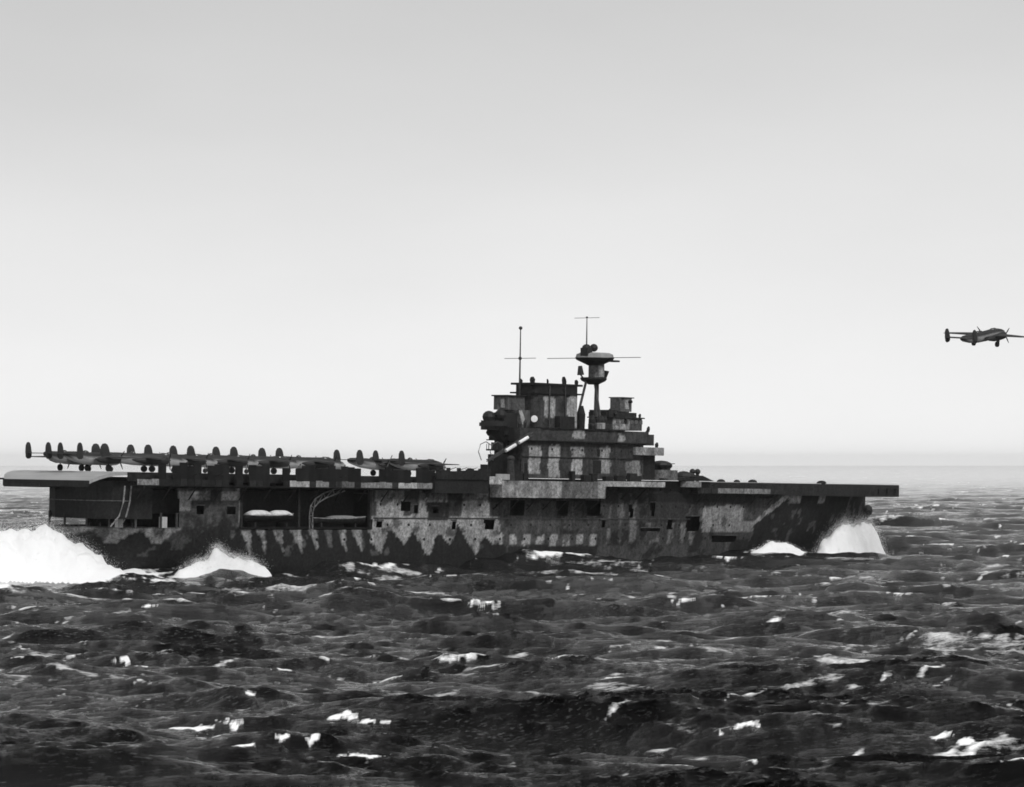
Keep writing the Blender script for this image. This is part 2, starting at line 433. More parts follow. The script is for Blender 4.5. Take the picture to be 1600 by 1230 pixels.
def sea_mat():
    m, n, l, b = new_mat('grey_sea_water')
    at = n.new('ShaderNodeAttribute'); at.attribute_name = 'foam'
    co = n.new('ShaderNodeTexCoord')
    mp = n.new('ShaderNodeMapping'); mp.inputs['Scale'].default_value = (0.42, 1.15, 1.0); mp.inputs['Rotation'].default_value = (0, 0, -.15)
    n1 = n.new('ShaderNodeTexNoise'); n1.inputs['Scale'].default_value = 0.9; n1.inputs['Detail'].default_value = 6; n1.inputs['Roughness'].default_value = .78
    n2 = n.new('ShaderNodeTexNoise'); n2.inputs['Scale'].default_value = 0.07; n2.inputs['Detail'].default_value = 3
    b1 = n.new('ShaderNodeBump'); b1.inputs['Strength'].default_value = 1.0; b1.inputs['Distance'].default_value = 1.2
    b2 = n.new('ShaderNodeBump'); b2.inputs['Strength'].default_value = 0.6; b2.inputs['Distance'].default_value = 1.5
    l.new(co.outputs['Object'], mp.inputs[0]); l.new(mp.outputs[0], n1.inputs['Vector']); l.new(mp.outputs[0], n2.inputs['Vector'])
    l.new(n2.outputs['Fac'], b2.inputs['Height']); l.new(n1.outputs['Fac'], b1.inputs['Height']); l.new(b2.outputs[0], b1.inputs['Normal'])
    ch = n.new('ShaderNodeAttribute'); ch.attribute_name = 'chop'
    l.new(ch.outputs['Fac'], b1.inputs['Strength']); l.new(ch.outputs['Fac'], b2.inputs['Strength'])
    l.new(b1.outputs[0], b.inputs['Normal'])
    b.inputs['Base Color'].default_value = grey(.003)
    b.inputs['Roughness'].default_value = 0.05
    b.inputs['IOR'].default_value = 1.33
    fd = n.new('ShaderNodeBsdfDiffuse'); fd.inputs['Color'].default_value = grey(.94)
    nf = n.new('ShaderNodeTexNoise'); nf.inputs['Scale'].default_value = 2.2; nf.inputs['Detail'].default_value = 6; nf.inputs['Roughness'].default_value = .7
    l.new(mp.outputs[0], nf.inputs['Vector'])
    ad = n.new('ShaderNodeMath'); ad.operation = 'ADD'
    sb = n.new('ShaderNodeMapRange'); sb.inputs['From Min'].default_value = .60; sb.inputs['From Max'].default_value = 1.1
    l.new(at.outputs['Fac'], ad.inputs[0]); l.new(nf.outputs['Fac'], ad.inputs[1]); l.new(ad.outputs[0], sb.inputs['Value'])
    gt = n.new('ShaderNodeMath'); gt.operation = 'MULTIPLY'; gt.use_clamp = True
    g2 = n.new('ShaderNodeMath'); g2.operation = 'MULTIPLY'; g2.use_clamp = True; g2.inputs[1].default_value = 6.0
    l.new(at.outputs['Fac'], g2.inputs[0]); l.new(g2.outputs[0], gt.inputs[0]); l.new(sb.outputs[0], gt.inputs[1])
    # fine pale flecks in drifting patches, painted in to imitate glints
    nk = n.new('ShaderNodeTexNoise'); nk.inputs['Scale'].default_value = 3.3; nk.inputs['Detail'].default_value = 5; nk.inputs['Roughness'].default_value = .6
    npt = n.new('ShaderNodeTexNoise'); npt.inputs['Scale'].default_value = 0.045; npt.inputs['Detail'].default_value = 4
    mp2 = n.new('ShaderNodeMapping'); mp2.inputs['Scale'].default_value = (0.6, 1.0, 1.0)
    l.new(co.outputs['Object'], mp2.inputs[0]); l.new(mp2.outputs[0], npt.inputs['Vector'])
    l.new(mp.outputs[0], nk.inputs['Vector'])
    k1 = n.new('ShaderNodeMapRange'); k1.inputs['From Min'].default_value = .545; k1.inputs['From Max'].default_value = .70; k1.inputs['To Max'].default_value = .07
    k2 = n.new('ShaderNodeMapRange'); k2.inputs['From Min'].default_value = .42; k2.inputs['From Max'].default_value = .62
    l.new(nk.outputs['Fac'], k1.inputs['Value']); l.new(npt.outputs['Fac'], k2.inputs['Value'])
    k3 = n.new('ShaderNodeMath'); k3.operation = 'MULTIPLY'
    l.new(k1.outputs[0], k3.inputs[0]); l.new(k2.outputs[0], k3.inputs[1])
    k4 = n.new('ShaderNodeMath'); k4.operation = 'MAXIMUM'
    l.new(k3.outputs[0], k4.inputs[0]); l.new(gt.outputs[0], k4.inputs[1])
    mx = n.new('ShaderNodeMixShader')
    l.new(k4.outputs[0], mx.inputs[0]); l.new(b.outputs[0], mx.inputs[1]); l.new(fd.outputs[0], mx.inputs[2])
    l.new(mx.outputs[0], n['Material Output'].inputs['Surface'])
    return m

sea = bpy.data.objects.new('sea', build_sea())
sea.data.materials.append(sea_mat())
COL.objects.link(sea)
tag(sea, 'dark choppy grey sea with scattered whitecaps', kind='structure')

# ------------------------------------------------------------------ haze over the far sea
hz_mb = MB()
hz_mb.box(-24000, 24000, -600, 21500, -6, 62)
m_h = bpy.data.materials.new('thin_sea_haze'); m_h.use_nodes = True
hn, hl = m_h.node_tree.nodes, m_h.node_tree.links
hn.clear()
ho = hn.new('ShaderNodeOutputMaterial'); hv = hn.new('ShaderNodeVolumePrincipled')
hv.inputs['Color'].default_value = grey(.97)
hv.inputs['Density'].default_value = 0.000028
hv.inputs['Anisotropy'].default_value = 0.85
hl.new(hv.outputs[0], ho.inputs['Volume'])
haze = hz_mb.build('haze', m_h)
tag(haze, 'pale sea haze thickening towards the horizon', kind='stuff')

# ------------------------------------------------------------------ the aircraft carrier
DK, MD, LT = 0.012, 0.062, 0.36      # camouflage greys
ship = empty('aircraft_carrier')
ship.matrix_world = SHIP
tag(ship, 'camouflaged aircraft carrier with starboard island steaming to the right', 'aircraft carrier')
def part(mb, name, parent=None, mat=None, smooth=False, label=None):
    o = mb.build(name, mat or PAINT, parent or ship, smooth)
    if label: o['label'] = label
    return o

_rng = np.random.default_rng(4)
_G = dict(N=256, L=256.0, G=_rng.random((256, 256)))
def nz(x, z, s=1.0, o=0.0):
    x = np.atleast_1d(np.asarray(x, float)) / s + o; z = np.atleast_1d(np.asarray(z, float)) / s + o * .7
    return (sample(_G, 'G', x, z) * .6 + sample(_G, 'G', x * 2.1, z * 2.1) * .4)

def sm(e0, e1, x):
    t = np.clip((x - e0) / (e1 - e0), 0, 1); return t * t * (3 - 2 * t)

def hull_paint(x, z):
    """camouflage of the hull side plus a darker top strip, in ship metres: x forward, z up (arrays)"""
    x = np.asarray(x, float); z = np.asarray(z, float)
    wob = nz(x, z, 2.2) - .5
    wob2 = nz(x, z, .9, 40) - .5
    p = np.full(x.shape, MD)
    # mid-ship plating: light above, dark humps rising from below
    mid = (x > -52.5) & (x < -16)
    edge = 5.6 + 1.6 * np.sin(x * .95 + .35 * z) + 1.1 * np.sin(x * .41 + 1.0) + 1.4 * wob
    p = np.where(mid, np.where(z > edge, LT * (.72 + .5 * wob2), DK * 1.3), p)
    p = np.where(mid & (z > 10.3 + wob) & (np.sin(x * .52 + 4.2) > .45), MD * .8, p)
    p = np.where(mid & (x > -37) & (x < -31) & (z > 9.6) & (z < 13), DK * 1.8, p)
    # tongues below the boats
    aft = (x < -52.5) & (x > -87)
    ph = ((x + .45 * (z - 7.7)) / 4.15 + .12 * np.sin(x * .3)) % 1.0
    wdt = np.clip((z - 3.4) / 4.3, 0, 1) * .30
    p = np.where(aft, np.where((np.abs(ph - .5) < wdt + .10 * wob) & (z > 3.4), LT * (.62 + .5 * wob2), DK * 1.3), p)
    # quarter: mottled
    q = x <= -87
    e2 = 7.0 + 2.2 * np.sin(x * .33) + 2.4 * wob
    p = np.where(q, np.where(z > e2, MD * (.75 + 1.3 * wob2), DK * 1.35), p)
    p = np.where(q & (z > 12.8) & (z < 14.3) & (np.sin(x * .9) > -.3), LT * .75, p)
    p = np.where((x > -100.5) & (x < -98) & (z > 11) & (z < 14.3), LT * .7, p)
    p = np.where(q & (z < 7.9) & (z > 6.3 + 1.1 * np.sin(x * .8)) & (x < -100), LT * .62, p)
    # under the island: row of pale spots on grey
    u = (x >= -16) & (x < 14)
    p = np.where(u, np.where(z > 9.6, MD * (.75 + .8 * wob2), MD * (.9 + 1.2 * wob2)), p)
    spot = np.abs(((x + 18) / 4.1) % 1.0 - .5) < .27 + .2 * wob
    p = np.where(u & (z > 4.7 + wob) & (z < 6.7 + wob) & spot, LT * .75, p)
    p = np.where(u & (z <= 4.6 + wob), DK * 1.4, p)
    # forward of the island: grey with upright streaks
    g = (x >= 14) & (x < 48.5)
    st = np.sin(x * 1.25 + 2 * np.sin(x * .3)) + 3.0 * wob
    p = np.where(g, np.where(st > .35, MD * 1.9, MD * .62), p)
    p = np.where(g & (z < 4.8 + 1.5 * wob), MD * .8, p)
    p = np.where(g & (x > 30) & (z > 9) & (st < 1.4), MD * .45, p)
    # pale plating panel, then the dark bow
    f = (x >= 48.5) & (x < 67.5)
    p = np.where(f, np.where(z > 7.2, LT * (.55 + .4 * wob2), MD * .75), p)
    p = np.where(f & (z > 12.6 + wob), MD * .8, p)
    p = np.where(f & (x > 63) & (z > 9.3), MD * .55, p)
    bx = 65.5 + (z - 8) * 2.0
    b = x >= 67.5
    p = np.where((x > 58) & (x > bx - 14) & (z < 5.5), DK * 1.5, p)
    p = np.where(b, np.where(x < bx + .2, MD * .8, DK * 1.15 * (1 + wob2)), p)
    p = np.where(b & (np.abs(x - bx) < 1.0 + .4 * (z > 11)) & (z > 8), LT * .8, p)
    p = np.where(b & (z > 13.3) & (((x > 80) & (x < 85)) | ((x > 93) & (x < 96.5))), LT * .7, p)
    bl = nz(x, z, 3.1, 71) - .5; bl2 = nz(x, z, 1.4, 91) - .5
    p = np.where((p > MD * .6) & (bl + .6 * bl2 > .17), p * .38, p)
    p = np.where((p < MD * .6) & (bl + .8 * bl2 < -.24) & (z > 3), MD * 1.15, p)
    p = np.where((z > 13.2 + 1.2 * bl) & (x > -52) & (x < 66), p * .45, p)  # darker strip along the top of the plating
    p = np.where(z < 1.0, DK, p)
    return p

Z0, ZT = -3.0, 15.0
def x_stem(z): return 116.5 + 9.4 * (1 - (1 - np.clip(z, 0, ZT) / ZT) ** 2.3)
def x_stern(z): return -110.5 - 8.5 * (np.clip(z, 0, 8) / 8.0) ** .75
def half_breadth(x, z):
    """moulded half breadth of the hull"""
    zc = np.clip(z, -3, ZT)
    xs, xa = x_stem(z), x_stern(z)
    full = 12.5 + .5 * np.clip(zc / 8, -.4, 1)
    fb = np.clip((x - 30) / (xs - 30), 0, 1)
    fa = np.clip((-62 - x) / (-62 - xa), 0, 1)
    pf = 1.75 + 2.3 * np.clip(zc / ZT, 0, 1) ** 1.6
    pa = 2.1 + 2.0 * np.clip(zc / 8, 0, 1)
    return full * (1 - fb ** pf) * np.sqrt(np.clip(1 - fa ** pa, 0, 1))

HOLES = [(-44.3, -41.9, 11.0, 12.9), (-40.9, -39.7, 10.6, 12.3), (-12.9, -8.8, 10.4, 13.4), (1.2, 4.6, 10.4, 13.4), (10.3, 14.9, 10.4, 13.5), (-20.5, -17.6, 7.6, 9.6), (-51.2, -49.4, 8.0, 9.4),
         (-30.0, -28.9, 7.6, 9.4), (43.0, 47.6, 7.4, 10.4), (36.5, 38.2, 7.6, 9.8), (15.2, 16.4, 8.2, 9.6), (52.5, 61.5, 5.2, 6.4), (28, 34, 7.2, 8.0), (-96.6, -95.0, 10.4, 11.9), (-89.5, -87.8, 10.3, 11.8), (-35.5, -34.0, 10.6, 12.1), (24.0, 25.2, 10.2, 12.8), (31.0, 32.4, 10.4, 13.2)]

def build_hull():
    nt, nzv = 460, 48
    t = np.linspace(0, 1, nt)
    t = .5 - .5 * np.cos(np.pi * t) * .35 - (0.5 - t) * -.65 * -1 if False else t
    z = np.linspace(Z0, ZT, nzv)
    T, Z = np.meshgrid(t, z, indexing='ij')
    XA, XS = x_stern(Z), x_stem(Z)
    X = XA + (XS - XA) * T
    B = half_breadth(X, Z)
    mb = MB()
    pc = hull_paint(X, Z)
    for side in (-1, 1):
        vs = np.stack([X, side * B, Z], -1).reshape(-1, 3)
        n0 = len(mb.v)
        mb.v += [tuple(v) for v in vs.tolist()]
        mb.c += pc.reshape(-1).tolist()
        for i in range(nt - 1):
            for j in range(nzv - 1):
                xm = .25 * (X[i, j] + X[i + 1, j] + X[i, j + 1] + X[i + 1, j + 1]); zm = .5 * (z[j] + z[j + 1])
                if xm < -100.6 and zm > 7.95: continue
                if -86.6 < xm < -52.3 and zm > 7.7: continue
                if side < 0 and any(a < xm < b and c < zm < d for a, b, c, d in HOLES): continue
                q = [n0 + i * nzv + j, n0 + (i + 1) * nzv + j, n0 + (i + 1) * nzv + j + 1, n0 + i * nzv + j + 1]
                mb.f.append(tuple(q) if side < 0 else tuple(q[::-1]))
    return mb
hull = part(build_hull(), 'hull', smooth=False)

# decks and bulkheads inside the shell
def deck_strip(x0, x1, z, n, inset=.05):
    mb = MB(.05)
    xs = np.linspace(x0, x1, n)
    hb = half_breadth(xs, np.full(n, z)) - inset
    vs = [(x, -b, z) for x, b in zip(xs, hb)] + [(x, b, z) for x, b in zip(xs, hb)]
    fs = [(i, i + 1, n + i + 1, n + i) for i in range(n - 1)]
    return mb.add(vs, fs)
part(deck_strip(-118.4, -50, 7.82, 60), 'hangar_deck', hull)
part(deck_strip(66, 125.6, 14.98, 40), 'forecastle_deck', hull)
mb = MB(DK); mb.box(-93, -52.6, -8.6, 8.6, 7.9, 14.6); mb.box(-50.5, 72, -10.2, 10.2, 4.5, 14.3)
mb.box(-108, -93.2, -9.4, 9.4, 10.4, 14.6)
part(mb, 'hangar_bulkhead', hull)
# frames beside the openings
mb = MB(MD)
for a, b, c, d in HOLES:
    zc = np.array([.5 * (c + d)]); hb = float(half_breadth(np.array([.5 * (a + b)]), zc)[0])
    fr = MB(MD)
    fr.box(a - .25, b + .25, -hb - .10, -hb + .25, d, d + .18)
    part(fr, 'opening_coaming', hull)
for zp, xs_ in ((12.4, np.arange(-50, 66, 4.7)), (8.6, np.arange(-48, 64, 5.9)), (5.9, np.arange(-96, 84, 7.3))):
    for xp in xs_:
        if any(a - .6 < xp < b + .6 and c - .6 < zp < d + .6 for a, b, c, d in HOLES): continue
        hb = float(half_breadth(np.array([xp]), np.array([zp]))[0])
        part(MB(.012).tube([(xp, -hb - .06, zp), (xp, -hb + .1, zp)], .27, 8), 'porthole', hull)
# rubbing strake along the hangar deck
mb = MB(.05)
for x0 in np.arange(-52, 44, 6.0):
    hb = float(half_breadth(np.array([x0 + 3]), np.array([10.0]))[0])
    mb.box(x0, x0 + 6, -hb - .12, -hb + .05, 9.75, 9.95)
part(mb, 'strake', hull)

# --- flight deck with its rounded-down stern
def build_deck():
    mb = MB()
    prof = [(-120.9, 16.05), (-120.5, 16.4), (-119.8, 16.8), (-118.6, 17.2), (-117.0, 17.5), (-114.5, DZ)]
    xs = [p[0] for p in prof] + [-90, -40, 0, 40, 80, 108, 118, 121.4, 122.8]
    zs = [p[1] for p in prof] + [DZ] * 9
    hb = [10.8, 11.4, 12.1, 12.7, 13.1, 13.2] + [13.2] * 5 + [12.7, 12.2, 11.9, 11.0]
    n = len(xs); th = .6
    vs = []
    for s in (-1, 1):
        for zoff in (0, -th):
            vs += [(x, s * b, z + zoff) for x, b, z in zip(xs, hb, zs)]
    A, Bq, Cq, Dq = 0, n, 2 * n, 3 * n      # stbd top, stbd bottom, port top, port bottom
    fs = []
    for i in range(n - 1):
        fs += [(A + i, A + i + 1, Cq + i + 1, Cq + i), (Bq + i + 1, Bq + i, Dq + i, Dq + i + 1), (A + i + 1, A + i, Bq + i, Bq + i + 1), (Cq + i, Cq + i + 1, Dq + i + 1, Dq + i)]
    fs += [(A, Cq, Dq, Bq), (A + n - 1, Bq + n - 1, Dq + n - 1, Cq + n - 1)]
    return mb.add(vs, fs, .1)
deck = part(build_deck(), 'flight_deck', mat=DECK, label='long flat planked flight deck')
# deck edge girder: deep towards the bow
mb = MB(.019)
for s in (-1, 1):
    vs = []
    for x, b, zb in ((44, 13.32, 15.2), (80, 13.32, 14.95), (108, 12.85, 14.85), (118, 12.35, 14.85), (121.5, 12.0, 14.9), (122.9, 11.1, 15.0)):
        vs += [(x, s * b, zb), (x, s * b, DZ - .12), (x, s * (b - .5), DZ - .12), (x, s * (b - .5), zb)]
    fs = []
    for i in range(5):
        for k in range(4):
            fs.append((i * 4 + k, (i + 1) * 4 + k, (i + 1) * 4 + (k + 1) % 4, i * 4 + (k + 1) % 4))
    mb.add(vs, fs + [(0, 1, 2, 3), (23, 22, 21, 20)])
mb.box(122.4, 122.95, -11, 11, 14.95, DZ - .12)
part(mb, 'edge_girder', deck)
part(MB(.014).box(-114.4, 44, -13.34, -13.21, 16.0, DZ - .03), 'edge_coaming', deck)
part(MB(.014).box(-121.3, -120.92, -10.8, 10.8, 14.9, 16.0), 'stern_coaming', deck)
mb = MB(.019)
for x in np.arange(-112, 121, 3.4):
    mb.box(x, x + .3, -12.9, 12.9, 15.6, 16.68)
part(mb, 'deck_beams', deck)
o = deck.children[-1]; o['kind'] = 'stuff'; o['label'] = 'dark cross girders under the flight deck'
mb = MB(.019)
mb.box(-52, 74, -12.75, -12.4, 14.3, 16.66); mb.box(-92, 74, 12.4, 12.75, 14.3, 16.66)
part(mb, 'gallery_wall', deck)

# --- gallery walk along the starboard edge: each shield plate is a piece
lights = [(-113.6, -109, .55), (-76.2, -72.3, .95), (-69.2, -66.4, .6), (-56.5, -49.2, .55), (-46.8, -43.0, .95), (-41, -37.8, .5), (53, 56.4, .5), (58, 60.4, .5), (61.8, 64, .55), (65.5, 68.5, .45), (-61, -59.6, .25)]
gal = part(MB(.019).box(-114, -38.4, -15.3, -13.25, 15.25, 15.4), 'gallery_walk')
part(MB(.019).box(44, 74, -14.9, -13.35, 15.05, 15.2), 'gallery_walk')
def shade_for(x):
    for a, b, k in lights:
        if a - 1.2 < x < b + .6: return LT * k
    return .015 * random.uniform(.7, 1.6)
x = -114.0
while x < -39:
    w = 1.7
    if -92 < x < -78 and random.random() < .4: x += w; continue
    p = shade_for(x + w / 2)
    part(MB(p).box(x, x + w - .06, -15.36, -15.28, 15.42, 16.45 + random.uniform(-.12, .12)), 'shield_plate', gal)
    if x > -109 and random.random() > .13:          # dark sheets added above the shields to fill bright gaps under the bombers
        part(MB(.013 * random.uniform(.8, 1.4)).box(x - .1, x + w + .05, -15.24, -15.1, 16.4, 19.05 + random.uniform(-.35, .35)), 'dark_filler', gal, CANVAS)
    x += w
x = 44.0
while x < 74:
    p = shade_for(x + 1.1)
    part(MB(p).box(x, x + 2.2, -14.98, -14.9, 15.22, 16.25), 'shield_plate', gal); x += 2.3
for x in list(np.arange(-112, -40, 6.2)) + list(np.arange(46, 74, 6.2)):
    mb = MB(.019); mb.tube([(x, -15.1, 15.2), (x, -13.1, 12.9)], .13, 5); part(mb, 'bracket', gal)
# light machine guns along the walk
for x in (-106, -101, -95, -63.5, -36.0, -33, -30, -27, 49, 55, 61, 67):
    z = 15.4 if x < -40 else (17.4 if x < 0 else 15.2)
    y = -14.3
    mb = MB(.014); mb.tube([(x, y, z), (x, y, z + 1.3)], [.28, .12], 8); mb.box(x - .55, x + .55, y - .35, y - .27, z + .9, z + 2.0)
    g = part(mb, 'gun_mount', gal, GEAR)
    mb.tube([(x, y, z + 1.45), (x + .5, y - 1.9, z + 2.1)], [.09, .05], 6)
    g.data = mb.mesh('gun_mount', GEAR)

# gun gallery abaft the island with ragged shield tops
gg = part(MB(.014).gridbox(-38.3, -23, -16.2, -13.25, 17.25, 17.45, 2).box(-38.3, -23, -16.0, -13.3, 14.6, 17.24), 'gun_gallery')
x = -38.3
while x < -23.2:
    part(MB(.014).box(x, x + 1.16, -16.28, -16.2, 17.2, 19.0 + random.uniform(-.25, .35)), 'shield_plate', gg); x += 1.2
part(MB(LT).box(-23, -19.4, -16.3, -16.2, 16.4, 17.9), 'shield_plate', gg, label='pale shield plate beside the island')

# --- stern: open fantail under an overhanging block
sb = [(-107.6, 11.2), (-112.4, 8.6), (-115.2, 4), (-116.4, -2), (-116.6, -8), (-115.6, -11), (-112.8, -12.2), (-107.6, -12.4)]
stern = part(MB(.014).prism(sb, 9.5, 16.0), 'stern_house')
mb = MB(.1)
for z in (12.6,):
    pts = [(x * 1.0005 - .06, y * 1.006, z) for x, y in sb[1:7]]
    mb.tube(pts, .09, 5)
part(mb, 'rail', stern)
part(MB(.019).prism([(-108, 13), (-121.3, 10.6), (-121.5, 1.2), (-108, 1.2)], 14.7, 15.35), 'overhang_platform', stern)
for x, y in ((-113.5, 7.2), (-115.6, 1), (-116.0, -5), (-115.2, -9.8), (-111, -11.9), (-105.5, -12.4), (-102, -12.7)):
    part(MB(.05).tube([(x, y, 7.85), (x, y, 10.6)], .22, 7), 'pillar', stern)
for dx_ in (0, 1.5):
    part(MB(.22).tube([(-114.6 + dx_, -12.9, 15.2), (-114.7 + dx_, -12.7, 12.5), (-115.0 + dx_ * 1.1, -12.0, 10.0), (-115.8 + dx_ * 1.6, -10.8, 8.2)], .14, 6), 'stanchion', stern)
part(MB(.014).prism(circ(-121.3, 14.6, 1.5, 12), 16.2, 17.5).box(-121, -117, 13.2, 14.6, 15.9, 16.2).tube([(-121, 14.6, 17.4), (-124.5, 16.0, 17.9)], .12, 6), 'stern_gun_tub', stern)
# fantail rail posts
mb = MB(.2)
for i in range(14):
    a = -1.35 + 2.5 * i / 13
    xx = -107.0 - 10.2 * math.cos(a); yy = 9.4 * math.sin(a)
    part(MB(.2).tube([(xx, yy, 7.8), (xx, yy, 8.8)], .05, 4), 'rail_post', stern)
for x, y, w in ((-104.2, -11.6, 1.1), (-112.2, -9.0, .9)):
    part(MB(LT * 1.2).box(x - .6, x + .6, y - .4, y + .4, 8.0, 9.9), 'deck_locker', stern, CANVAS)

# --- boat pocket: pillars, skids and the lattice crane arm
pk = part(MB(.014).box(-86.4, -52.5, -13.2, -8.7, 7.9, 8.1), 'boat_skid')
for x in (-86.3, -71.6, -52.6):
    part(MB(.019).box(x - .25, x + .25, -13.0, -12.4, 7.9, 15.2), 'pillar', pk)
for x in (-83, -75, -66, -57):
    part(MB(.019).box(x - .2, x + .2, -13.3, -10.6, 8.1, 9.0), 'boat_cradle', pk)
arm = [(-69.4, -13.5, 7.8), (-69.5, -13.5, 10.2), (-69.3, -13.6, 12.0), (-68.2, -13.7, 13.3), (-66.2, -13.8, 14.3), (-63.8, -13.9, 15.0), (-61.0, -14.0, 15.5)]
mb = MB(.13)
off = [(.55, -.1), (.55, 0), (.6, -.3), (.5, -.75), (.35, -.9), (.25, -.9), (.15, -.7)]
inner = [(a[0] + o_[0] * 1.5, a[1], a[2] + o_[1]) for a, o_ in zip(arm, off)]
mb.tube(arm, .13, 6); mb.tube(inner, .13, 6)
for i in range(len(arm) - 1):
    mb.tube([arm[i], inner[i]], .08, 5); mb.tube([inner[i], arm[i + 1]], .08, 5)
part(mb, 'boat_crane', label='curved lattice boat crane arm')

# --- sponson wrapped round the foot of the island
def spons_paint(x, y, z):
    w = float(nz(x, z, 1.6, 9)[0]) - .5
    if x > 12: return LT * (.95 + w) if z > 16.2 else DK
    if -1.5 < x < 9.5: return MD * (1.5 + 3 * w)
    return LT * (.62 + 1.0 * w)
sp = part(MB().gridbox(-19.4, 12.2, -16.4, -13.3, 13.9, 17.15, .45, spons_paint), 'sponson')
part(MB().gridbox(12.2, 31.5, -16.2, -13.3, 16.3, 17.35, .45, spons_paint), 'walkway', sp)
for x in np.arange(-18, 31, 4.9):
    part(MB(.019).tube([(x, -16.0, 14.0 if x < 12 else 16.3), (x, -13.1, 11.6 if x < 12 else 13.8)], .14, 5), 'bracket', sp)
# people-high lockers and ventilators on the walkway
for x, h, w in ((-14.5, 1.7, 2.6), (-11.6, 1.3, 1.4), (3.2, 1.9, .8), (6.8, 1.2, 2.2), (9.4, 1.5, 1.6), (13.6, 1.0, 2.4), (17.2, 1.2, 2.8), (21.4, 1.7, 2.2), (23.6, 1.2, 1.4)):
    part(MB(.014).box(x, x + w, -15.2, -14.3, 17.2 if x < 12 else 17.4, 17.3 + h), 'deck_locker', sp)

# --- island
def isl_paint(x, y, z):
    w = float(nz(x, z, 1.3, 3)[0]) - .5
    base = MD * (.62 + .7 * w)
    if y > -13.2 and x < -9.8: return base * .5  # aft face painted darker, its shade put into the colour
    for a, b, z0, z1, k in ((-8.9, -5.2, 18.6, 24.0, .85), (-2.8, .6, 18.0, 24.3, .95), (4.3, 8.0, 22.2, 24.2, .8), (4.3, 7.8, 18.6, 21.6, .9), (13.0, 16.3, 18.8, 24.2, .7), (21.5, 26, 18.4, 21.6, .5), (3.8, 7.6, 25.6, 27.4, .75), (18.0, 20.0, 25.2, 26.8, .8)):
        xx = x - .25 * math.sin(z * 1.3 + a)
        if a + .7 * w < xx < b + .7 * w and z0 + .8 * w < z < z1 + .8 * w: return LT * k * (.9 + .6 * w)
    return base
isl = part(MB().gridbox(-11, 27, -14.0, -7, 17.7, 24.9, .35, isl_paint), 'island', label='tall camouflaged island superstructure with funnel')
part(MB().gridbox(-12.2, 28.0, -14.5, -6.6, 25.1, 27.4, .35, isl_paint), 'upper_house', isl)
part(MB(.014).box(-12.6, 28.4, -14.9, -6.3, 24.9, 25.1).box(-6, 20, -14.8, -6.4, 27.4, 27.6), 'ledge', isl)

def stack_paint(x, y, z):
    w = float(nz(x, z, 1.3, 13)[0]) - .5
    if z > 33.9 + .5 * w: return DK
    if y > -12.4 and x < -6: return MD * .45  # aft side of the stack darkened in the paint to suggest shade
    for a, b, z0, z1, k in ((-3.6, -.2, 29.5, 33.8, .8), (3.6, 8.4, 27.6, 34.2, .8), (-1.0, 2.2, 28.0, 31, .0)):
        if k and a + .8 * w < x < b + .8 * w and z0 + w < z < z1: return LT * k * (.95 + .8 * w)
    return MD * (.6 + .8 * w)
def stack_mesh():
    mb = MB()
    pl = [(-6.4, -12.2), (-5.2, -13.2), (6.6, -13.2), (7.9, -12.2), (7.9, -8.4), (6.6, -7.4), (-5.2, -7.4), (-6.4, -8.4)]
    fine = []
    for i in range(len(pl)):
        a, b = Vector(pl[i]), Vector(pl[(i + 1) % len(pl)])
        k = max(1, int((b - a).length / .4))
        fine += [tuple(a + (b - a) * (j / k)) for j in range(k)]
    zs = np.linspace(27.5, 36.1, 24)
    mb.loft([[(x, y, z) for x, y in fine] for z in zs], stack_paint, False)
    mb.add([(x, y, 35.7) for x, y in fine], [tuple(range(len(fine)))], .01)
    return mb
fun = part(stack_mesh(), 'funnel', isl)
mb = MB(.014)
mb.box(-6.7, 8.2, -13.5, -7.1, 34.2, 34.5); mb.box(-6.6, 8.1, -13.4, -7.2, 35.9, 36.3)
part(mb, 'funnel_cap_band', isl)
for x, y, h, r in ((-5.5, -11.8, 1.2, .55), (-1.8, -12.6, .9, .22), (3.2, -12.6, 1.5, .45), (3.9, -12.3, 1.0, .3), (7.3, -12.4, 1.0, .4), (-5.7, -9.0, .8, .4)):
    part(MB(.014).tube([(x, y, 36.2), (x, y, 36.2 + h * .6), (x - .15, y, 36.2 + h)], [r * .8, r, r * .6], 8), 'vent_pipe', isl)
for x in (-2.2, 2.6):
    part(MB(.05).tube([(x, -13.5, 27.5), (x, -13.5, 35.8)], .14, 6), 'steam_pipe', isl)
# aft control station and searchlight platforms
part(MB().gridbox(-11.6, -6.6, -10.9, -7.2, 30.9, 33.5, .4, lambda x, y, z: MD * (1.1 if x > -11.5 else 1.6)).box(-12.0, -6.6, -11.2, -6.9, 33.5, 33.75, .012), 'aft_control_station', isl)
part(MB(LT * .8).box(-11.75, -11.62, -10.0, -9.1, 31.3, 33.0), 'door', isl)
mb = MB(.09); mb.gridbox(-9.6, -6.5, -12.2, -7.6, 27.5, 30.9, .5); part(mb, 'aft_tower', isl)
mb = MB(.014)
mb.prism(circ(-14.6, -9.6, 2.3, 14), 26.9, 28.7); mb.prism(circ(-14.4, -9.8, 2.9, 14), 27.6, 28.3); mb.ball((-15.3, -9.2, 29.4), 1.3, 1.3, 1.2); mb.ball((-13.4, -10.6, 29.8), 1.2, 1.2, 1.2); mb.box(-13.6, -9.7, -11.6, -8, 26.0, 30.3)
mb.tube([(-14.2, -9.8, 27.2), (-11, -10.2, 23.8)], [2.0, .6], 10)
part(mb, 'aft_gun_director', isl, GEAR)
